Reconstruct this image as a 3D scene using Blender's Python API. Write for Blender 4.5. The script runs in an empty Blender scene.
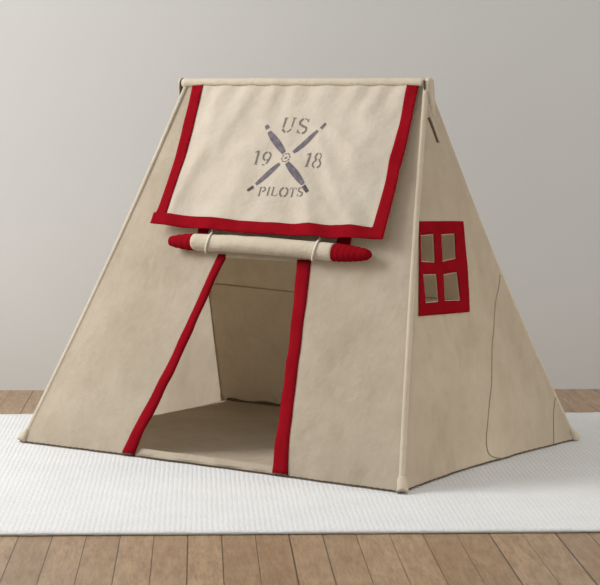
import bpy, bmesh, math, random
from mathutils import Vector, noise, geometry, Matrix
random.seed(4)
S = bpy.context.scene
COL = S.collection
PI = math.pi

# ------------------------------------------------------------------ materials
def new_mat(name):
    m = bpy.data.materials.new(name); m.use_nodes = True
    nt = m.node_tree
    for n in list(nt.nodes): nt.nodes.remove(n)
    return m, nt
def N(nt, kind, **kw):
    n = nt.nodes.new(kind)
    for k, v in kw.items():
        if k in n.inputs.keys(): n.inputs[k].default_value = v
        else: setattr(n, k, v)
    return n
def LK(nt, a, b): nt.links.new(a, b)
def val(nt, op, a, b=None, c=None):
    n = nt.nodes.new('ShaderNodeMath'); n.operation = op
    for i, x in enumerate((a, b, c)):
        if x is None: continue
        if isinstance(x, (int, float)): n.inputs[i].default_value = x
        else: nt.links.new(x, n.inputs[i])
    return n.outputs[0]
def mixc(nt, f, a, b, blend='MIX'):
    n = nt.nodes.new('ShaderNodeMix'); n.data_type = 'RGBA'; n.blend_type = blend
    for i, x in ((0, f), (6, a), (7, b)):
        if isinstance(x, (int, float)): n.inputs[i].default_value = x
        elif isinstance(x, tuple): n.inputs[i].default_value = (*x, 1)
        else: nt.links.new(x, n.inputs[i])
    return n.outputs[2]
def ramp(nt, f, lo, hi):
    n = nt.nodes.new('ShaderNodeMapRange'); n.clamp = True
    n.inputs[1].default_value = lo; n.inputs[2].default_value = hi
    nt.links.new(f, n.inputs[0]); return n.outputs[0]
def fnoise(nt, co, scale, detail=4, rough=.55, vec=None):
    n = N(nt, 'ShaderNodeTexNoise'); n.inputs['Scale'].default_value = scale
    n.inputs['Detail'].default_value = detail; n.inputs['Roughness'].default_value = rough
    if vec:
        mp = N(nt, 'ShaderNodeMapping'); mp.inputs['Scale'].default_value = vec
        LK(nt, co, mp.inputs['Vector']); co = mp.outputs[0]
    LK(nt, co, n.inputs['Vector']); return n.outputs['Fac']
def finish(nt, shader):
    o = N(nt, 'ShaderNodeOutputMaterial'); LK(nt, shader, o.inputs['Surface'])

def canvas_mat(name, base, stain, trans, weave=1.0):
    m, nt = new_mat(name)
    tc = N(nt, 'ShaderNodeTexCoord'); co = tc.outputs['Object']
    f1 = ramp(nt, fnoise(nt, co, 3.6, 6, .68), .40, .68)
    f2 = ramp(nt, fnoise(nt, co, 11, 4, .6), .5, .78)
    f3 = ramp(nt, fnoise(nt, co, 160, 2, .5), .3, .7)
    c = mixc(nt, val(nt, 'MULTIPLY', f1, .55), base, stain)
    c = mixc(nt, val(nt, 'MULTIPLY', f2, .45), c, stain)
    f4 = ramp(nt, fnoise(nt, co, 1.0, 5, .7, (9, 9, 2.2)), .5, .75)
    c = mixc(nt, val(nt, 'MULTIPLY', f4, .40), c, tuple(x * .86 for x in stain))
    c = mixc(nt, val(nt, 'MULTIPLY', f3, .16), c, tuple(x * .7 for x in base))
    b = N(nt, 'ShaderNodeBsdfPrincipled'); b.inputs['Roughness'].default_value = .92
    b.inputs['Specular IOR Level'].default_value = .15
    LK(nt, c, b.inputs['Base Color'])
    h = val(nt, 'ADD', fnoise(nt, co, 420, 2, .5), val(nt, 'MULTIPLY', fnoise(nt, co, 26, 4, .6), 5.0))
    bp = N(nt, 'ShaderNodeBump'); bp.inputs['Strength'].default_value = .55 * weave
    bp.inputs['Distance'].default_value = .0022; LK(nt, h, bp.inputs['Height'])
    LK(nt, bp.outputs[0], b.inputs['Normal'])
    if trans > 0:
        t = N(nt, 'ShaderNodeBsdfTranslucent'); LK(nt, c, t.inputs['Color'])
        mx = N(nt, 'ShaderNodeMixShader'); mx.inputs[0].default_value = trans
        LK(nt, b.outputs[0], mx.inputs[1]); LK(nt, t.outputs[0], mx.inputs[2])
        finish(nt, mx.outputs[0])
    else: finish(nt, b.outputs[0])
    return m

def cloth_mat(name, base, dark, rough=.85, scale=14, amt=.5, bump=.3):
    m, nt = new_mat(name)
    tc = N(nt, 'ShaderNodeTexCoord'); co = tc.outputs['Object']
    f = ramp(nt, fnoise(nt, co, scale, 4, .6), .4, .75)
    c = mixc(nt, val(nt, 'MULTIPLY', f, amt), base, dark)
    b = N(nt, 'ShaderNodeBsdfPrincipled'); b.inputs['Roughness'].default_value = rough
    b.inputs['Specular IOR Level'].default_value = .0
    LK(nt, c, b.inputs['Base Color'])
    h = val(nt, 'ADD', fnoise(nt, co, 380, 2, .5), val(nt, 'MULTIPLY', fnoise(nt, co, 40, 3, .5), 3.0))
    bp = N(nt, 'ShaderNodeBump'); bp.inputs['Strength'].default_value = bump
    bp.inputs['Distance'].default_value = .002; LK(nt, h, bp.inputs['Height'])
    LK(nt, bp.outputs[0], b.inputs['Normal'])
    finish(nt, b.outputs[0]); return m

M = {}
M['canvas'] = canvas_mat('tent_canvas', (.66, .578, .465), (.515, .432, .325), .50)
M['shaded_back'] = canvas_mat('shaded_back_canvas', (.555, .475, .36), (.42, .345, .24), .0)  # same canvas, darker and opaque: the interior shade is put into the colour
M['flap'] = canvas_mat('flap_canvas', (.52, .46, .38), (.44, .38, .295), .10, .8)
M['sleeve'] = canvas_mat('sleeve_canvas', (.49, .425, .33), (.40, .34, .255), 0)
M['red'] = cloth_mat('red_cloth', (.21, .005, .010), (.15, .003, .006), .95)
M['hem'] = cloth_mat('stitching_and_slit_shade', (.10, .075, .05), (.06, .045, .03), .9)  # dark thread, also used to paint the shade in the hood's slit
M['seam'] = cloth_mat('seam_stitching', (.33, .27, .19), (.22, .18, .12), .9)
M['cord'] = cloth_mat('pale_cord', (.68, .63, .53), (.55, .5, .4), .9)
M['ink'] = cloth_mat('stencil_ink', (.12, .108, .10), (.26, .23, .20), .9, 220, .9, .1)
M['blade'] = cloth_mat('propeller_ink', (.105, .092, .108), (.19, .17, .18), .9, 60, .95, .1)
M['tip'] = cloth_mat('propeller_tip_ink', (.065, .055, .06), (.12, .10, .11), .9, 90, .8, .1)
M['pole'] = cloth_mat('dark_wood_pole', (.13, .09, .055), (.08, .05, .03), .6)

def rug_mat():
    m, nt = new_mat('white_woven_wool')
    tc = N(nt, 'ShaderNodeTexCoord'); co = tc.outputs['Object']
    sp = N(nt, 'ShaderNodeSeparateXYZ'); LK(nt, co, sp.inputs[0])
    x, y = sp.outputs[0], sp.outputs[1]
    wob = val(nt, 'MULTIPLY', fnoise(nt, co, 9, 2, .5), .010)
    xx = val(nt, 'ADD', x, wob)
    col = val(nt, 'ABSOLUTE', val(nt, 'SINE', val(nt, 'MULTIPLY', xx, PI / .0175)))
    side = val(nt, 'SIGN', val(nt, 'SINE', val(nt, 'MULTIPLY', xx, PI / .0175)))
    diag = val(nt, 'SINE', val(nt, 'ADD', val(nt, 'MULTIPLY', y, 2 * PI / .034),
               val(nt, 'MULTIPLY', side, val(nt, 'MULTIPLY', xx, 2 * PI / .03))))
    h = val(nt, 'ADD', val(nt, 'MULTIPLY', col, .70), val(nt, 'MULTIPLY', diag, .50))
    h = val(nt, 'ADD', h, val(nt, 'MULTIPLY', fnoise(nt, co, 120, 3, .6), 2.0))
    bp = N(nt, 'ShaderNodeBump'); bp.inputs['Strength'].default_value = .42
    bp.inputs['Distance'].default_value = .0035; LK(nt, h, bp.inputs['Height'])
    f = ramp(nt, fnoise(nt, co, 5, 4, .6), .35, .75)
    c = mixc(nt, val(nt, 'MULTIPLY', f, .5), (.59, .59, .59), (.52, .52, .52))
    b = N(nt, 'ShaderNodeBsdfPrincipled'); b.inputs['Roughness'].default_value = .95
    b.inputs['Specular IOR Level'].default_value = .1
    LK(nt, c, b.inputs['Base Color']); LK(nt, bp.outputs[0], b.inputs['Normal'])
    finish(nt, b.outputs[0]); return m
M['rug'] = rug_mat()
M['rug_edge'] = cloth_mat('rug_selvage', (.56, .56, .54), (.44, .44, .40), .95, 160, .8, .5)

def wood_mat():
    m, nt = new_mat('worn_oak_planks')
    tc = N(nt, 'ShaderNodeTexCoord'); co = tc.outputs['Object']
    sp = N(nt, 'ShaderNodeSeparateXYZ'); LK(nt, co, sp.inputs[0])
    x, y = sp.outputs[0], sp.outputs[1]
    P = .10857
    u = val(nt, 'DIVIDE', val(nt, 'ADD', x, .0367 + 40 * P), P)
    idx = val(nt, 'FLOOR', u); fr = val(nt, 'FRACT', u)
    wn = N(nt, 'ShaderNodeTexWhiteNoise', noise_dimensions='1D'); LK(nt, idx, wn.inputs['W'])
    r1 = wn.outputs['Value']
    yl = val(nt, 'DIVIDE', val(nt, 'ADD', y, val(nt, 'ADD', val(nt, 'MULTIPLY', r1, 1.5), .9)), 9.0)
    seg = val(nt, 'FLOOR', yl); yf = val(nt, 'FRACT', yl)
    wn2 = N(nt, 'ShaderNodeTexWhiteNoise', noise_dimensions='2D')
    cb = N(nt, 'ShaderNodeCombineXYZ'); LK(nt, idx, cb.inputs[0]); LK(nt, seg, cb.inputs[1])
    LK(nt, cb.outputs[0], wn2.inputs['Vector']); r2 = wn2.outputs['Value']
    # grain, shifted from plank to plank
    cs = N(nt, 'ShaderNodeCombineXYZ')
    LK(nt, x, cs.inputs[0]); LK(nt, val(nt, 'ADD', y, val(nt, 'MULTIPLY', r2, 17.0)), cs.inputs[1]); LK(nt, r2, cs.inputs[2])
    g1 = fnoise(nt, cs.outputs[0], 1.0, 7, .72, (40, 4.5, 9))
    g2 = fnoise(nt, cs.outputs[0], 1.0, 4, .6, (150, 16, 9))
    g3 = fnoise(nt, co, 5.5, 5, .65)
    c = mixc(nt, r2, (.255, .163, .092), (.345, .232, .138))
    c = mixc(nt, val(nt, 'MULTIPLY', ramp(nt, g1, .38, .70), .75), c, (.17, .102, .055))
    c = mixc(nt, val(nt, 'MULTIPLY', ramp(nt, g2, .46, .70), .65), c, (.13, .078, .045))
    c = mixc(nt, val(nt, 'MULTIPLY', ramp(nt, g3, .5, .75), .30), c, (.43, .31, .195))
    # gaps between planks, of uneven width
    wn3 = N(nt, 'ShaderNodeTexWhiteNoise', noise_dimensions='1D')
    dist = val(nt, 'MINIMUM', fr, val(nt, 'SUBTRACT', 1.0, fr))
    LK(nt, val(nt, 'ADD', val(nt, 'ROUND', u), .37), wn3.inputs['W'])
    gw = val(nt, 'ADD', val(nt, 'MULTIPLY', val(nt, 'POWER', wn3.outputs['Value'], 2.5), .022), .0095)
    gap = val(nt, 'LESS_THAN', dist, gw)
    yd = val(nt, 'MINIMUM', yf, val(nt, 'SUBTRACT', 1.0, yf))
    gapy = val(nt, 'LESS_THAN', yd, .0007)
    g = val(nt, 'MAXIMUM', gap, gapy)
    c = mixc(nt, val(nt, 'MULTIPLY', g, .88), c, (.022, .014, .009))
    b = N(nt, 'ShaderNodeBsdfPrincipled')
    b.inputs['Specular IOR Level'].default_value = .45
    LK(nt, c, b.inputs['Base Color'])
    LK(nt, val(nt, 'ADD', val(nt, 'MULTIPLY', g1, .25), .26), b.inputs['Roughness'])
    h = val(nt, 'SUBTRACT', val(nt, 'ADD', val(nt, 'MULTIPLY', g1, .4), val(nt, 'MULTIPLY', r2, .3)), val(nt, 'MULTIPLY', g, 1.2))
    bp = N(nt, 'ShaderNodeBump'); bp.inputs['Strength'].default_value = .4; bp.inputs['Distance'].default_value = .002
    LK(nt, h, bp.inputs['Height']); LK(nt, bp.outputs[0], b.inputs['Normal'])
    finish(nt, b.outputs[0]); return m
M['wood'] = wood_mat()

def wall_mat():
    m, nt = new_mat('grey_wall_paint')
    tc = N(nt, 'ShaderNodeTexCoord'); co = tc.outputs['Object']
    f = ramp(nt, fnoise(nt, co, .9, 3, .5), .35, .7)
    c = mixc(nt, f, (.585, .582, .570), (.565, .562, .550))
    b = N(nt, 'ShaderNodeBsdfPrincipled'); b.inputs['Roughness'].default_value = .9
    b.inputs['Specular IOR Level'].default_value = .15
    LK(nt, c, b.inputs['Base Color']); finish(nt, b.outputs[0]); return m
M['wall'] = wall_mat()

# ------------------------------------------------------------------ object helpers
def link(name, me, mat, parent=None, smooth=True):
    o = bpy.data.objects.new(name, me); COL.objects.link(o)
    me.materials.append(mat)
    if smooth:
        for p in me.polygons: p.use_smooth = True
    if parent: o.parent = parent
    return o
def mesh_from(vs, fs):
    me = bpy.data.meshes.new('m'); me.from_pydata([tuple(v) for v in vs], [], fs); me.update(); return me
def solid(o, th):
    md = o.modifiers.new('thickness', 'SOLIDIFY'); md.thickness = th; md.offset = 0
    return o
def inside(p, poly):
    x, y = p; r = False; j = len(poly) - 1
    for i in range(len(poly)):
        xi, yi = poly[i]; xj, yj = poly[j]
        if (yi > y) != (yj > y) and x < (xj - xi) * (y - yi) / (yj - yi) + xi: r = not r
        j = i
    return r
def densify(poly, d):
    out = []
    for i in range(len(poly)):
        a = Vector(poly[i]); b = Vector(poly[(i + 1) % len(poly)])
        n = max(1, round((b - a).length / d))
        for k in range(n): out.append(tuple(a.lerp(b, k / n)))
    return out
def sheet(name, outline, holes, step, fmap, mat, parent, th=.0025):
    """a piece of cloth cut to an outline (with holes), laid on a surface fmap(s,t)"""
    out = densify(outline, step); hs = [densify(h, step) for h in holes]
    pts = [Vector(p) for p in out]; edges = [(i, (i + 1) % len(out)) for i in range(len(out))]
    for h in hs:
        b = len(pts); pts += [Vector(p) for p in h]
        edges += [(b + i, b + (i + 1) % len(h)) for i in range(len(h))]
    bnd = [Vector(p) for p in pts]
    x0 = min(p[0] for p in out); x1 = max(p[0] for p in out); y0 = min(p[1] for p in out); y1 = max(p[1] for p in out)
    j = 0; y = y0 + step * .5
    from mathutils import kdtree
    kd = kdtree.KDTree(len(bnd))
    for i, p in enumerate(bnd): kd.insert((p[0], p[1], 0), i)
    kd.balance()
    while y < y1:
        x = x0 + (step * .5 if j % 2 else 0)
        while x < x1:
            if inside((x, y), out) and not any(inside((x, y), h) for h in hs):
                if kd.find((x, y, 0))[2] > step * .45: pts.append(Vector((x, y)))
            x += step
        y += step * .866; j += 1
    r = geometry.delaunay_2d_cdt(pts, edges, [], 0, 1e-6)
    vs, fs = r[0], r[2]
    keep = []
    for f in fs:
        c = (sum(vs[i][0] for i in f) / len(f), sum(vs[i][1] for i in f) / len(f))
        if inside(c, out) and not any(inside(c, h) for h in hs): keep.append(list(f))
    me = mesh_from([fmap(v[0], v[1]) for v in vs], keep)
    o = link(name, me, mat, parent)
    if th: solid(o, th)
    return o
def tube(name, path, rad, mat, parent, n=12, caps=True, squash=None):
    """round tube along a polyline; rad is a number or function of 0..1 (and angle)"""
    path = [Vector(p) for p in path]; vs = []; fs = []
    up = Vector((0, 0, 1)); prev = None
    for i, p in enumerate(path):
        t = (path[min(i + 1, len(path) - 1)] - path[max(i - 1, 0)]).normalized()
        if prev is None:
            prev = t.cross(up if abs(t.z) < .9 else Vector((1, 0, 0))).normalized()
        a = (prev - t * prev.dot(t)).normalized(); b = t.cross(a); prev = a
        for k in range(n):
            an = 2 * PI * k / n
            r = rad(i / (len(path) - 1), an) if callable(rad) else rad
            vs.append(p + (a * math.cos(an) + b * math.sin(an)) * r)
    for i in range(len(path) - 1):
        for k in range(n):
            fs.append([i * n + k, i * n + (k + 1) % n, (i + 1) * n + (k + 1) % n, (i + 1) * n + k])
    if caps:
        fs.append(list(range(n))[::-1]); fs.append([(len(path) - 1) * n + k for k in range(n)])
    return link(name, mesh_from(vs, fs), mat, parent)
def seg(a, b, n): return [Vector(a).lerp(Vector(b), i / n) for i in range(n + 1)]
def sm(x):
    x = max(0., min(1., x)); return x * x * (3 - 2 * x)
def nz(x, y, s, o=0): return noise.noise(Vector((x * s + o, y * s + 3.1 * o, o * 1.7)))

# ------------------------------------------------------------------ the room
def structure(name, me, mat):
    o = link(name, me, mat, None, False); o['kind'] = 'structure'; return o
def box_mesh(x0, x1, y0, y1, z0, z1):
    v = [(x, y, z) for z in (z0, z1) for y in (y0, y1) for x in (x0, x1)]
    return mesh_from(v, [(0, 2, 3, 1), (4, 5, 7, 6), (0, 1, 5, 4), (2, 6, 7, 3), (0, 4, 6, 2), (1, 3, 7, 5)])
WALL_Y = 9.63
structure('floor', box_mesh(-7, 8, -1.5, WALL_Y, -.06, 0), M['wood'])
structure('wall_back', box_mesh(-7, 8, WALL_Y, WALL_Y + .15, -.06, 4.2), M['wall'])

# ------------------------------------------------------------------ the rug
RT = .012
def rug():
    x0, x1, y0, y1 = -1.95, 2.55, 6.392, 8.832
    nx, ny = 150, 82; vs = []; fs = []
    def edge(p, q, o): return .004 * nz(p, q, 2.2, o) + .002 * nz(p, q, 14, o)
    for j in range(ny + 1):
        for i in range(nx + 1):
            x = x0 + (x1 - x0) * i / nx; y = y0 + (y1 - y0) * j / ny
            z = RT + .0012 * nz(x, y, 4, 7)
            if j in (0, ny): y += edge(x, 0, 3 + j); z -= .004
            vs.append((x, y, z))
    W_ = nx + 1
    for j in range(ny):
        for i in range(nx): fs.append((j * W_ + i, j * W_ + i + 1, (j + 1) * W_ + i + 1, (j + 1) * W_ + i))
    # skirt down to the floor
    ring = [i for i in range(nx + 1)] + [j * W_ + nx for j in range(1, ny + 1)] + [ny * W_ + i for i in range(nx - 1, -1, -1)] + [j * W_ for j in range(ny - 1, 0, -1)]
    b = len(vs); vs += [(vs[i][0], vs[i][1], .0005) for i in ring]; n = len(ring)
    for k in range(n): fs.append((ring[k], b + k, b + (k + 1) % n, ring[(k + 1) % n]))
    fs.append([b + k for k in range(n)][::-1])
    o = link('area_rug', mesh_from(vs, fs), M['rug'])
    o['label'] = 'large white ribbed woven rug lying on the wooden plank floor'; o['category'] = 'rug'
    for yy, off in ((y0, 3), (y1, 3 + ny)):
        path = [(x0 + (x1 - x0) * i / 260, yy + edge(x0 + (x1 - x0) * i / 260, 0, off), .0060) for i in range(261)]
        e = tube('selvage', path, lambda u, a: .0052 + .0008 * math.sin(u * 1500) + .0006 * math.sin(u * 3777), M['rug_edge'], o, 8)
    return o
rug()

# ------------------------------------------------------------------ the tent
L, W, RL_, H = 1.8131, 1.3755, 1.173, 1.4567
FL = math.hypot(W / 2, H); EL = math.hypot((L - RL_) / 2, H)
tent = bpy.data.objects.new('play_tent', None); COL.objects.link(tent)
tent.location = (.4116, 8.0922, RT + .0015); tent.rotation_euler = (0, 0, -.6496)
tent['label'] = 'beige canvas A-frame play tent with red trim standing on the white rug'
tent['category'] = 'tent'

FU = Vector((0, W / 2, H)) / FL; FN = Vector((0, -H, W / 2)) / FL
EU = Vector((-(L - RL_) / 2, 0, H)) / EL; EN = Vector((H, 0, (L - RL_) / 2)) / EL
def hwF(t): return L / 2 + (RL_ / 2 - L / 2) * t / FL
def hwE(t): return W / 2 * (1 - t / EL)
def bowc(v): return math.sin(PI * max(0, min(1, v)))            # 0 at both ends of a pole
LIFT = .003
def front(s, t, off=0., k=1, seed=0):
    v = t / FL; hw = hwF(t); u = s / hw
    fade = sm((hw - abs(s)) / .12) * sm((FL - t) / .15)
    d = (.010 * nz(s, t, 1.6, 5 + seed) + .0040 * nz(s, t, 6, 9 + seed) + .0022 * nz(s, t, 14, 2 + seed) + .0030 * (1 - 2 * abs(nz(s * .6 + t * .8, t * .35 - s * .2, 5, 12 + seed)))) * fade
    low = max(0, 1 - t / .12)
    d -= .012 * low * low * (1 - u * u)                          # hem drawn in along the ground
    d += .004 * math.sin(s * 38 + 5 * nz(s, t, 2, 4)) * max(0, 1 - t / .25) * fade * .5
    p = Vector((s, -W / 2, 0)) + FU * t + FN * (d + off)
    p.x -= (.012 * bowc(v)) * (u ** 3)
    p.y += (.008 if k > 0 else .022) * bowc(v) * u * u
    p.z = max(p.z, LIFT) if off == 0 else p.z
    if k < 0: p.y = -p.y
    return p
def end(s, t, off=0., k=1, seed=0):
    v = t / EL; hw = max(hwE(t), 1e-4); u = max(-1.2, min(1.2, s / hw))
    fade = sm((hw - abs(s)) / .10)
    d = (.012 * nz(s, t, 1.7, 15 + seed) + .005 * nz(s, t, 6, 19 + seed) + .0030 * nz(s * 1.4, t * .5, 14, 4 + seed) + .0035 * (1 - 2 * abs(nz(s, t * .3, 7, 12 + seed)))) * fade
    low = max(0, 1 - t / .35)
    d -= .045 * low * low * max(0, 1 - u * u)
    p = Vector((L / 2, s, 0)) + EU * t + EN * (d + off)
    p.y -= .022 * bowc(v) * (max(0, u) ** 2) - .008 * bowc(v) * (max(0, -u) ** 2)
    p.x -= .012 * bowc(v) * u * u
    p.z = max(p.z, LIFT) if off == 0 else p.z
    if k < 0: p.x = -p.x
    return p
b0 = .004
# door opening edges on the front (s,t)
DL = [(-.333, .0), (-.286, .18), (-.227, .424), (-.165, .73), (-.140, .845)]
DR = [(.205, .845), (.238, .70), (.279, .468), (.315, .23), (.3445, .0)]
def poly_at(line, t):
    l = sorted(line, key=lambda p: p[1])
    for (a, b) in zip(l, l[1:]):
        if a[1] <= t <= b[1]:
            return a[0] + (b[0] - a[0]) * (t - a[1]) / (b[1] - a[1])
    return l[0][0] if t < l[0][1] else l[-1][0]
fp_out = [(-L / 2, b0)] + [(DL[0][0], b0)] + DL[1:] + DR[:-1] + [(DR[-1][0], b0)] + [(L / 2, b0), (RL_ / 2, FL), (-RL_ / 2, FL)]
sheet('front_panel', fp_out, [], .022, lambda s, t: front(s, t), M['canvas'], tent, 0)
bp_out = [(-L / 2, b0), (L / 2, b0), (RL_ / 2, FL), (-RL_ / 2, FL)]
back = sheet('back_panel', bp_out, [], .035, lambda s, t: front(s, t, 0, -1, 31), M['shaded_back'], tent, .003)
tube('seam', [front(s, .63 + .01 * math.sin(s * 5), -.004, -1, 31) for s in [-.74 + i * .05 for i in range(31)]], .0028, M['seam'], back, 8)
tube('inner_hem', [front(s, .022 + .004 * nz(s, 0, 9, 2), -.012, -1, 31) for s in [-.86 + i * .03 for i in range(58)]],
     lambda u, a: .0075 + .002 * math.sin(u * 60), M['hem'], back, 8)
# window in the right-hand end
WIN = [(-.2406, .9575), (.0695, .9424), (-.0026, .5932), (-.3623, .6074)]
HOLES = [[(-.2515, .9038), (-.165, .904), (-.1921, .7985), (-.2806, .807)],
         [(-.1115, .8996), (-.0177, .8976), (-.0388, .8039), (-.1371, .7987)],
         [(-.2866, .7571), (-.1983, .7523), (-.2151, .6515), (-.298, .6526)],
         [(-.1447, .7485), (-.0483, .7503), (-.0587, .6437), (-.172, .6518)]]
def grow(h, d):
    c = (sum(p[0] for p in h) / 4, sum(p[1] for p in h) / 4)
    return [(c[0] + (p[0] - c[0]) * (1 + d), c[1] + (p[1] - c[1]) * (1 + d)) for p in h]
ep_out = [(-W / 2, b0), (W / 2, b0), (.006, EL - .006), (-.006, EL - .006)]
endR = sheet('end_panel', ep_out, [grow(h, -.04) for h in HOLES], .022, lambda s, t: end(s, t), M['canvas'], tent, 0)
o = sheet('window_trim', WIN, [grow(h, .03) for h in HOLES], .016, lambda s, t: end(s, t, .004), M['red'], endR, .003)
o['label'] = 'red cloth frame sewn around the four window openings'
endL = sheet('end_panel', ep_out, [], .035, lambda s, t: end(s, t, 0, -1, 53), M['canvas'], tent, 0)
# stitched seams and slits on the right-hand end
SEAM = [(.325, .716), (.285, .672), (.234, .615), (.195, .55), (.1686, .50), (.128, .43), (.0907, .355), (.052, .27), (.0254, .2), (-.002, .13),
        (-.009, .0988), (-.006, .07), (.01, .045), (.053, .025), (.11, .012)]
def smooth_path(pts, n=6):
    out = []
    for i in range(len(pts) - 1):
        p0 = Vector(pts[max(i - 1, 0)]); p1 = Vector(pts[i]); p2 = Vector(pts[i + 1]); p3 = Vector(pts[min(i + 2, len(pts) - 1)])
        for k in range(n):
            t = k / n
            out.append(.5 * ((2 * p1) + (p2 - p0) * t + (2 * p0 - 5 * p1 + 4 * p2 - p3) * t * t + (3 * p1 - p0 - 3 * p2 + p3) * t ** 3))
    out.append(Vector(pts[-1])); return out
tube('seam', [end(p[0], p[1], .0015) for p in smooth_path(SEAM)], .0021, M['seam'], endR, 6)
tube('seam', [end(p[0], p[1], .0015) for p in smooth_path([(.585, .19), (.552, .13), (.532, .08), (.512, .012)])], .0021, M['seam'], endR, 6)
tube('slit', [end(p[0], p[1], .001) for p in seg((-.046, 1.352, 0), (-.021, 1.2545, 0), 8)], .0042, M['hem'], endR, 6)
tube('slit_binding', [end(p[0], p[1], .002) for p in seg((-.033, 1.355, 0), (-.006, 1.2545, 0), 8)], .0055, M['sleeve'], endR, 8)

# pole sleeves at the four slanted edges, each with its boot
def edge_curve(sx, sy, n=40):
    pts = []
    for i in range(n + 1):
        v = i / n
        if sx > 0:
            t = v * EL * .985; p = end(sy * hwE(t) * .999, max(t, .012))
        else:
            t = v * EL * .985; p = end(sy * hwE(t) * .999, max(t, .012)); p.x = -p.x
            p.y -= sy * 0
        pts.append(p)
    return pts
for sx in (-1, 1):
    for sy in (-1, 1):
        pts = edge_curve(sx, sy)
        r = .012
        cen = Vector((0, 0, .6))
        q = []
        for p in pts:
            d = Vector((-p.x, -p.y, 0)).normalized() * (.008 if (sx, sy) == (1, -1) else -.010 if (sx, sy) == (-1, 1) else .011)
            q.append(p + d)
        q[0].z = .006
        tube('pole_sleeve', q, lambda u, a, s=sx * 3 + sy: r * (1 - .12 * u) * (1 + .05 * noise.noise(Vector((u * 30, a, s)))), M['sleeve'], tent, 14)
        out = Vector((q[0].x, q[0].y, 0)).normalized() * (.016 if (sx, sy) == (1, -1) else .007)
        bt = tube('corner_boot', seg(q[0] + out + Vector((0, 0, -.003)), q[1] + (q[1] - q[0]) * .35, 8),
                  lambda u, a: .0225 - .007 * u + .0015 * math.sin(a * 3 + u * 5), M['sleeve'], tent, 14)

# ridge
zr = H - .004
ridge = tube('ridge_sleeve', [(-.598 + 1.176 * i / 60, 0, zr + .002 * nz(i, 0, .13, 3)) for i in range(61)],
     lambda u, a: .0195 * (1 + .04 * noise.noise(Vector((u * 26, math.cos(a), math.sin(a)))) + .012 * math.sin(u * 90 + a)), M['sleeve'], tent, 18)
tube('ridge_pole', seg((-.612, 0, zr), (.590, 0, zr), 4), .0125, M['pole'], tent, 16)['label'] = 'dark wooden ridge pole'
def hood(x0, x1, sgn, drop, rad, name='ridge_end_hood'):
    """canvas pocket sewn over the ridge pole's end: a rounded cloth loop that runs down into the end panel"""
    prof = []
    for i in range(13):
        an = PI * i / 12
        prof.append((math.cos(an) * rad, zr + math.sin(an) * rad))
    for i in range(1, 7): prof.append((-rad * (1 - (i / 6.5) ** 2), zr - drop * i / 6))
    for i in range(6, 0, -1): prof.append((rad * (1 - (i / 6.5) ** 2), zr - drop * i / 6))
    xs = [x0, x0 + (x1 - x0) * .75, x1]; sc = [1, .97, .72]
    n = len(prof); vs = []; fs = []
    for x, k in zip(xs, sc):
        for y, z in prof:
            lean = max(0, (zr - z)) * .10 * sgn
            vs.append((x + lean, y * k, zr + (z - zr) * (k if z > zr else 1)))
    for j in range(2):
        for i in range(n): fs.append((j * n + i, j * n + (i + 1) % n, (j + 1) * n + (i + 1) % n, (j + 1) * n + i))
    fs.append([2 * n + i for i in range(n)])
    o = link(name, mesh_from(vs, fs), M['sleeve'], tent); solid(o, .003); return o
hood(.582, .603, 1, .15, .020)
tube('slit', [(.582 + max(0, zr - z) * .10, -.0200 * (1 - (max(0, zr - z) / .15 * .92) ** 2) - .0025, z) for z in (zr + .010, zr - .02, zr - .05, zr - .085)], .0042, M['hem'], tent, 8)  # dark tube painting the shade inside the hood's open gap
hood(-.603, -.612, -1, .07, .021)

# ground sheet and hems
gs = [(-L / 2 + .03, -W / 2 + .018), (L / 2 - .03, -W / 2 + .018), (L / 2 - .05, W / 2 - .03), (-L / 2 + .05, W / 2 - .03)]
def ground(x, y):
    ex = min(L / 2 - abs(x), W / 2 - abs(y))
    fz = sm((ex - .03) / .12)
    return Vector((x, y, .0035 + fz * (.007 + .010 * nz(x, y, 3.2, 8) + .003 * nz(x, y, 9, 5)) + .006 * max(0, .06 - ex) / .03))
sheet('ground_sheet', gs, [], .03, ground, M['canvas'], tent, .002)
def hem(fn, lo, hi, n):
    pts = []
    for i in range(n + 1):
        s = lo + (hi - lo) * i / n
        p = fn(s, .006); p.z = .0035; pts.append(p)
    return tube('bottom_hem', pts, lambda u, a: .0035 + .0008 * math.sin(u * n * 2.1), M['hem'], tent, 6)
hem(front, -L / 2, DL[0][0], 60); hem(front, DR[-1][0], L / 2, 60)
hem(end, -W / 2, W / 2, 110)
def sill(s, t): return front(s, .006, 0) * 0 + Vector((s, front(s, .006).y + .004 + t * .55, .004 + t * .75))
sl = sheet('door_sill', [(-.32, 0), (.348, 0), (.342, .036), (-.31, .036)], [], .012, lambda s, t: sill(s, t), M['canvas'], tent, .003)
pts = []
for i in range(71):
    s = -.30 + .648 * i / 70; p = front(s, .006); p.z = .0035; pts.append(p)
tube('seam', pts, .0032, M['hem'], sl, 6)

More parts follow.
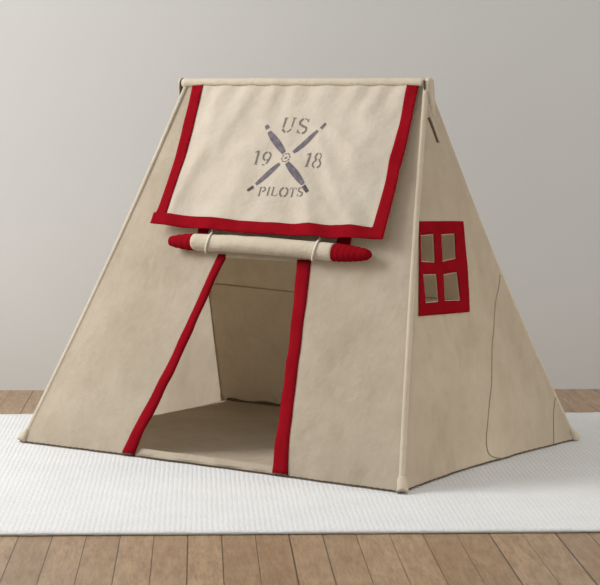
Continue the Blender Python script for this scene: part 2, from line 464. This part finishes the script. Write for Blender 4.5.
# red door trims: folded around the cut edges of the opening
def door_trim(line_in, line_out, side):
    n = 46; vs = []; fs = []
    cols = 7
    for i in range(n + 1):
        t = .012 + (.855 - .012) * i / n
        si = poly_at(line_in, t); so = poly_at(line_out, t)
        puff = .0025 + .006 * max(0, 1 - t / .06)
        si += .0015 * math.sin(t * 40); so += .002 * nz(t, 0, 12, side)
        row = [(so, .001), (so, puff), (so + (si - so) * .35, puff + .002), (so + (si - so) * .75, puff + .002), (si - side * .003, puff), (si - side * .004, -.004), (si + side * .014, -.006)]
        for s, off in row: vs.append(front(s, t, off + 1e-6))
    for i in range(n):
        for k in range(cols - 1): fs.append((i * cols + k, i * cols + k + 1, (i + 1) * cols + k + 1, (i + 1) * cols + k))
    o = link('door_trim', mesh_from(vs, fs), M['red'], tent); solid(o, .002)
    o['label'] = 'red binding on the door edge'
    return o
DLo = [(-.380, .0), (-.327, .19), (-.263, .424), (-.197, .73), (-.170, .86)]
DRo = [(.262, .87), (.294, .69), (.3282, .472), (.368, .23), (.4092, .0)]
door_trim(DL, DLo, -1); door_trim(DR, DRo, 1)

# rolled-up door below the flap
rd_c = .0435
def rollpt(s):
    return Vector((s, -W / 2, 0)) + FU * (.8835 - .010 * (s - .08) + .0035 * math.cos(s * 6)) + FN * rd_c
def rrad(u, a): return .0350 * (1 + .05 * noise.noise(Vector((u * 9, math.cos(a) * 1.2, math.sin(a) * 1.2))) + .03 * math.cos(a * 2 + 1))
roll = tube('rolled_door', [rollpt(-.272 + .668 * i / 70) for i in range(71)], rrad, M['sleeve'], tent, 28)
def red_end(s0, s1, ridges, cut=.82):
    n = 44
    def rr(u, a):
        k = (1 - u) if True else u
        base = .0348 * (1 - .48 * u ** 1.8)
        if u > cut: base *= max(.12, math.sqrt(max(0, 1 - ((u - cut) / (1 - cut)) ** 2)))
        return base * (1 + .028 * math.sin(u * ridges * 2 * PI + a))
    o = tube('rolled_trim', [rollpt(s0 + (s1 - s0) * i / n) for i in range(n + 1)], rr, M['red'], roll, 24)
    o['label'] = 'red tapered end of the rolled door'
red_end(-.270, -.402, 4.0, .93); red_end(.392, .560, 7.0)
for s0, ln in ((-.205, .07), (.305, .07)):
    ring = []
    c = rollpt(s0)
    for i in range(27):
        an = -.5 + (2 * PI + .2) * i / 26 - PI / 2
        ring.append(c + FU * math.sin(an) * .0385 + FN * math.cos(an) * .0385 + Vector((.004 * math.sin(an) + .022 * math.cos(an), 0, 0)))
    tie = tube('tie_cord', ring, .0042, M['cord'], roll, 8)
    tube('tie_cord', [front(s0 - .028 * i / 6, .925 + .10 * i / 6, .012 + .024 * (1 - i / 6)) for i in range(7)], .0042, M['cord'], roll, 8)
# upper end of the door with its red edges, running up behind the flap
dh = sheet('door_top', [(-.285, .88), (.425, .88), (.40, 1.04), (-.25, 1.04)], [], .025, lambda s, t: front(s, t, .006), M['canvas'], roll, .003)
for a0, a1 in ((-.296, -.240), (.372, .440)):
    o = sheet('door_top_trim', [(a0, .88), (a1, .88), (a1 - .02, 1.04), (a0 - .02 + .012, 1.04)], [], .02, lambda s, t: front(s, t, .012), M['red'], roll, .003)

# ------------------------------------------------------------------ flap over the door
T0, T1 = .955, 1.589
def flap(s, t, off=0.):
    k = max(0, min(1, (T1 - t) / (T1 - T0)))
    d = .012 + .040 * k
    # soft diagonal folds and gathers below the ridge
    w = sm(k * 3.0)
    f = .0045 * math.sin(26 * (s * .80 + t * .55) + 3.5 * nz(s, t, 2.0, 4)) * sm((s - .0) / .35) * w
    f += .0035 * math.sin(22 * (s * .9 - t * .35) + 4 * nz(s, t, 2.2, 14)) * sm((.1 - s) / .4) * w
    f += .0030 * math.sin(52 * s + 4 * nz(s, t, 3, 2)) * math.exp(-((k - .06) / .16) ** 2)
    f += .006 * nz(s, t, 3.5, 21) * w + .0042 * nz(s, t, 10, 23) * w
    f += .0115 * (1 - 2.4 * abs(nz(s * .75 + t * .66, (t * .75 - s * .66) * .30, 6.5, 31))) * w * sm((s + .05) / .3)
    f += .0085 * (1 - 2.4 * abs(nz(s * .92 - t * .3, (t * .92 + s * .3) * .3, 6.0, 37))) * w * sm((.15 - s) / .3)
    f *= 1.5
    f *= .30 + .70 * sm(min(s + .52, .60 - s) / .14)
    d += f
    # sides bowed slightly, corners lifting
    p = Vector((s, -W / 2, 0)) + FU * t + FN * (d + off)
    return p
LE = [(-.533, 1.588), (-.512, 1.42), (-.497, 1.22), (-.496, 1.05), (-.508, .985), (-.515, .956)]   # left edge, top to bottom
BE = [(-.515, .956), (-.33, .945), (-.11, .936), (.15, .931), (.40, .930), (.598, .936)]             # lower edge
RE = [(.598, .936), (.590, 1.08), (.583, 1.25), (.567, 1.45), (.556, 1.589)]                           # right edge
BI = [(-.515, 1.003), (-.33, .995), (-.11, .985), (.15, .981), (.40, .980), (.598, .981)]             # inner edge of the lower trim
LE, BE, RE, BI = ([tuple(p) for p in smooth_path(e, 4)] for e in (LE, BE, RE, BI))
FO = LE[:-1] + BE[:-1] + RE
fl = sheet('door_flap', FO, [], .014, lambda s, t: flap(s, t), M['flap'], tent, .003)
fl['label'] = 'pale canvas flap with red border and stencilled propeller emblem'
def quadmap(c, off):
    return lambda s, t: flap(s, t, off)
def strip(c, off=.0035, step=.014):
    return sheet('flap_trim', c, [], step, lambda s, t: flap(s, t, off), M['red'], fl, .003)
grown = lambda e, ds, dt: [(p[0] + ds, p[1] + dt) for p in e]
strip(grown(LE, -.002, 0) + [(-.450, .957), (-.447, 1.05), (-.449, 1.22), (-.461, 1.42), (-.479, 1.590)])
strip(grown(RE, .002, 0) + [(.507, 1.590), (.517, 1.45), (.531, 1.25), (.538, 1.08), (.541, .938)])
strip(grown(BE, 0, -.002) + BI[::-1], .0045)

# stencilled print -- thin layers of ink on the cloth
DS, DT = -.0062, .0015
def ink_mesh(polys, off, step=.006):
    vs = []; fs = []
    for poly in polys:
        b = len(vs)
        n = len(poly) // 2
        # poly is a ribbon: left points then right points, paired
        for l, r in poly:
            for k in range(4):
                q = (l[0] + (r[0] - l[0]) * k / 3, l[1] + (r[1] - l[1]) * k / 3)
                vs.append(flap(q[0], q[1], off))
        for i in range(len(poly) - 1):
            for k in range(3): fs.append((b + i * 4 + k, b + i * 4 + k + 1, b + (i + 1) * 4 + k + 1, b + (i + 1) * 4 + k))
    return mesh_from(vs, fs)
def ribbon(pts, wfun, sub=6):
    p = [Vector(q) for q in pts]; d = [0]
    for a, b in zip(p, p[1:]): d.append(d[-1] + (b - a).length)
    out = []; n = max(2, int(sub * (len(p) - 1)))
    for i in range(n + 1):
        x = d[-1] * i / n; j = 0
        while j < len(p) - 2 and x > d[j + 1]: j += 1
        e = (p[j + 1] - p[j]); q = p[j] + e * ((x - d[j]) / max(1e-9, d[j + 1] - d[j]))
        # smoothed direction
        t = Vector((0, 0))
        for jj in (max(0, j - 1), j, min(len(p) - 2, j + 1)): t += (p[jj + 1] - p[jj]).normalized()
        t = e.normalized(); nrm = Vector((-t.y, t.x)); w = wfun(i / n)
        out.append((tuple(q + nrm * w), tuple(q - nrm * w)))
    return out
INK_OFF = .0030
def cubic(pts): return [tuple(p) for p in smooth_path(pts, 5)]
# propeller blades: (root, tip, tip piece start, tip piece end)
HUB = (.0601 + DS, 1.259 + DT)
BL = {'UL': ((.0429, 1.2814), (-.061, 1.3736), (-.0728, 1.3882), (-.0873, 1.4038)),
      'UR': ((.087, 1.2841), (.171, 1.3813), (.1818, 1.3909), (.1969, 1.4151)),
      'LL': ((.0393, 1.2328), (-.0491, 1.1419), (-.057, 1.1313), (-.0793, 1.1126)),
      'LR': ((.0749, 1.2354), (.1833, 1.1449), (.1873, 1.1374), (.2154, 1.1122))}
for key, (r0, r1, t0, t1) in BL.items():
    sh = lambda p: (p[0] + DS, p[1] + DT)
    wmax = .0150 if key in ('UL', 'LR') else .0118
    def wf(u, wm=wmax): return wm * (.30 + .70 * math.sin(PI * min(1, (.12 + .80 * u))) ** .8)
    me = ink_mesh([ribbon([sh(r0), sh(r1)], wf, 16)], INK_OFF)
    b = link('propeller_blade', me, M['blade'], fl)
    me = ink_mesh([ribbon([sh(t0), sh(t1)], lambda u, wm=wmax: wm * (.60 - .12 * u), 5)], INK_OFF)
    link('propeller_tip', me, M['tip'] if key in ('LR', 'LL') else M['blade'], fl)
polys = []
for k in range(8):
    a0 = 2 * PI * k / 8; arc = [(HUB[0] + .0185 * math.cos(a0 + .55 * q / 4), HUB[1] + .0185 * math.sin(a0 + .55 * q / 4)) for q in range(5)]
    polys.append(ribbon(arc, lambda u: .0024, 2))
polys.append(ribbon([(HUB[0] - .006, HUB[1] - .004), (HUB[0] + .007, HUB[1] + .003)], lambda u: .0045 * math.sin(PI * (.1 + .8 * u)), 8))
link('propeller_hub', ink_mesh(polys, INK_OFF), M['ink'], fl)

# stencil glyphs: strokes in a unit box, each (points, half width)
A_, B_ = .105, .055
def arc(cx, cy, rx, ry, a0, a1, n=10):
    return [(cx + rx * math.cos(math.radians(a0 + (a1 - a0) * i / n)), cy + ry * math.sin(math.radians(a0 + (a1 - a0) * i / n))) for i in range(n + 1)]
G = {
 'U': [([(.16, 1), (.16, .34)], A_), (arc(.5, .34, .34, .30, 195, 262), A_ * .95), (arc(.5, .34, .34, .30, 285, 345), B_), ([(.84, .36), (.84, 1)], B_), ([(0, .985), (.34, .985)], .03), ([(.70, .985), (1, .985)], .03)],
 'S': [(arc(.5, .74, .36, .24, 20, 95), B_), (arc(.5, .74, .38, .24, 112, 225), A_), ([(.30, .56), (.70, .43)], A_ * 1.1), (arc(.5, .26, .38, .24, 45, -80), A_), (arc(.5, .26, .40, .24, 255, 190), B_), ([(.87, .98), (.87, .74)], .03), ([(.10, .02), (.10, .28)], .03)],
 '1': [([(.10, .86), (.48, .96)], B_ * 1.2), ([(.56, 1), (.56, .03)], A_ * 1.35), ([(.30, .02), (.86, .02)], .03)],
 '9': [(arc(.48, .68, .36, .30, 100, 260), A_), (arc(.50, .68, .36, .30, 280, 440), A_ * .9), ([(.87, .64), (.80, .36), (.62, .12)], A_ * .85), ([(.50, .03), (.20, .06)], B_)],
 '8': [(arc(.48, .75, .30, .22, 100, 255), A_), (arc(.52, .75, .30, .22, 285, 440), B_ * 1.2), (arc(.47, .26, .38, .25, 110, 255), B_ * 1.3), (arc(.52, .26, .38, .25, 285, 430), A_)],
 'P': [([(.2, 1), (.2, .02)], A_), (arc(.45, .74, .42, .25, 80, -80), A_), ([(.02, .02), (.40, .02)], .03), ([(.05, .985), (.4, .985)], .03)],
 'I': [([(.5, .97), (.5, .03)], A_ * 1.8), ([(.15, .985), (.85, .985)], .03), ([(.15, .015), (.85, .015)], .03)],
 'L': [([(.22, .97), (.22, .05)], A_), ([(.30, .04), (.88, .04)], .045), ([(.90, .04), (.93, .30)], .04), ([(.04, .985), (.42, .985)], .03)],
 'O': [(arc(.47, .5, .40, .48, 100, 260), A_), (arc(.53, .5, .40, .48, 280, 440), A_)],
 'T': [([(.5, .90), (.5, .03)], A_), ([(.04, .96), (.42, .96)], .045), ([(.58, .96), (.96, .96)], .045), ([(.05, .96), (.02, .72)], .035), ([(.95, .96), (.98, .72)], .035), ([(.28, .015), (.72, .015)], .03)],
}
def word(chars, boxes):
    polys = []
    for ch, (s0, s1, tb, tt) in zip(chars, boxes):
        for pts, w in G[ch]:
            q = [(s0 + DS + p[0] * (s1 - s0), tb + DT + p[1] * (tt - tb)) for p in pts]
            polys.append(ribbon(q, lambda u, ww=.78 * w * (s1 - s0 if ch != 'I' and ch != '1' else (tt - tb) * .55): ww, 3))
    return link('stencil_lettering', ink_mesh(polys, INK_OFF), M['ink'], fl)
word('US', [(-.010, .050, 1.371, 1.438), (.066, .117, 1.369, 1.436)])
word('19', [(-.094, -.063, 1.226, 1.286), (-.056, -.012, 1.224, 1.284)])
word('18', [(.150, .180, 1.223, 1.285), (.186, .232, 1.222, 1.284)])
tw = [(-.036, .002), (.009, .024), (.031, .064), (.070, .112), (.118, .152), (.160, .194)]
word('PILOTS', [(.002 + x0 * .975 + .006, .002 + x1 * .975 + .006, 1.093, 1.131) for i, (x0, x1) in enumerate(tw)])

# nothing of the tent reaches below the rug's surface
def settle(o):
    for c in o.children:
        if c.type == 'MESH':
            for v in c.data.vertices: v.co.z = max(v.co.z, .0018)
        settle(c)
settle(tent)

# ------------------------------------------------------------------ light
w = bpy.data.worlds.new('World'); S.world = w; w.use_nodes = True
bg = w.node_tree.nodes['Background']; bg.inputs[0].default_value = (1, .985, .955, 1); bg.inputs[1].default_value = .78
def area(name, loc, target, sx, sy, power, color=(1, 1, 1)):
    l = bpy.data.lights.new(name, 'AREA'); l.shape = 'RECTANGLE'; l.size = sx; l.size_y = sy; l.energy = power; l.color = color
    o = bpy.data.objects.new(name, l); COL.objects.link(o); o.location = loc
    o.rotation_euler = (Vector(target) - Vector(loc)).to_track_quat('-Z', 'Y').to_euler()
    return o
area('soft_area_light', (-4.7, 8.0, 4.0), (.3, 8.0, .6), 2.9, 2.9, 400, (1, .998, .992))
fill = area('soft_area_light', (5.6, 6.3, 1.9), (1.2, 7.4, .5), 1.6, 1.6, 11, (1, .90, .76))  # added fill with no known source, brightens the tent's right-hand end
fill.data.spread = math.radians(62)                               # narrow spread keeps the added fill off the wall

# ------------------------------------------------------------------ camera
F_, PITCH, YAW, ROLL, HC = 2009.25688, .09665, .05027, .00505, 1.40786
cam = bpy.data.cameras.new('camera'); co = bpy.data.objects.new('camera', cam); COL.objects.link(co)
fw = Vector((math.sin(YAW) * math.cos(PITCH), math.cos(YAW) * math.cos(PITCH), -math.sin(PITCH)))
r = Vector((math.cos(YAW), -math.sin(YAW), 0)); u = r.cross(fw)
r2 = r * math.cos(ROLL) + u * math.sin(ROLL); u2 = -r * math.sin(ROLL) + u * math.cos(ROLL)
m = Matrix((r2, u2, -fw)).transposed().to_4x4(); m.translation = (0, 0, HC)
co.matrix_world = m
cam.sensor_fit = 'HORIZONTAL'; cam.sensor_width = 36; cam.lens = F_ / 600 * 36
cam.clip_end = 100
S.camera = co
S.view_settings.view_transform = 'Standard'; S.view_settings.look = 'None'
S.view_settings.gamma = 1; S.view_settings.use_curve_mapping = False
S.view_settings.exposure = 0.0
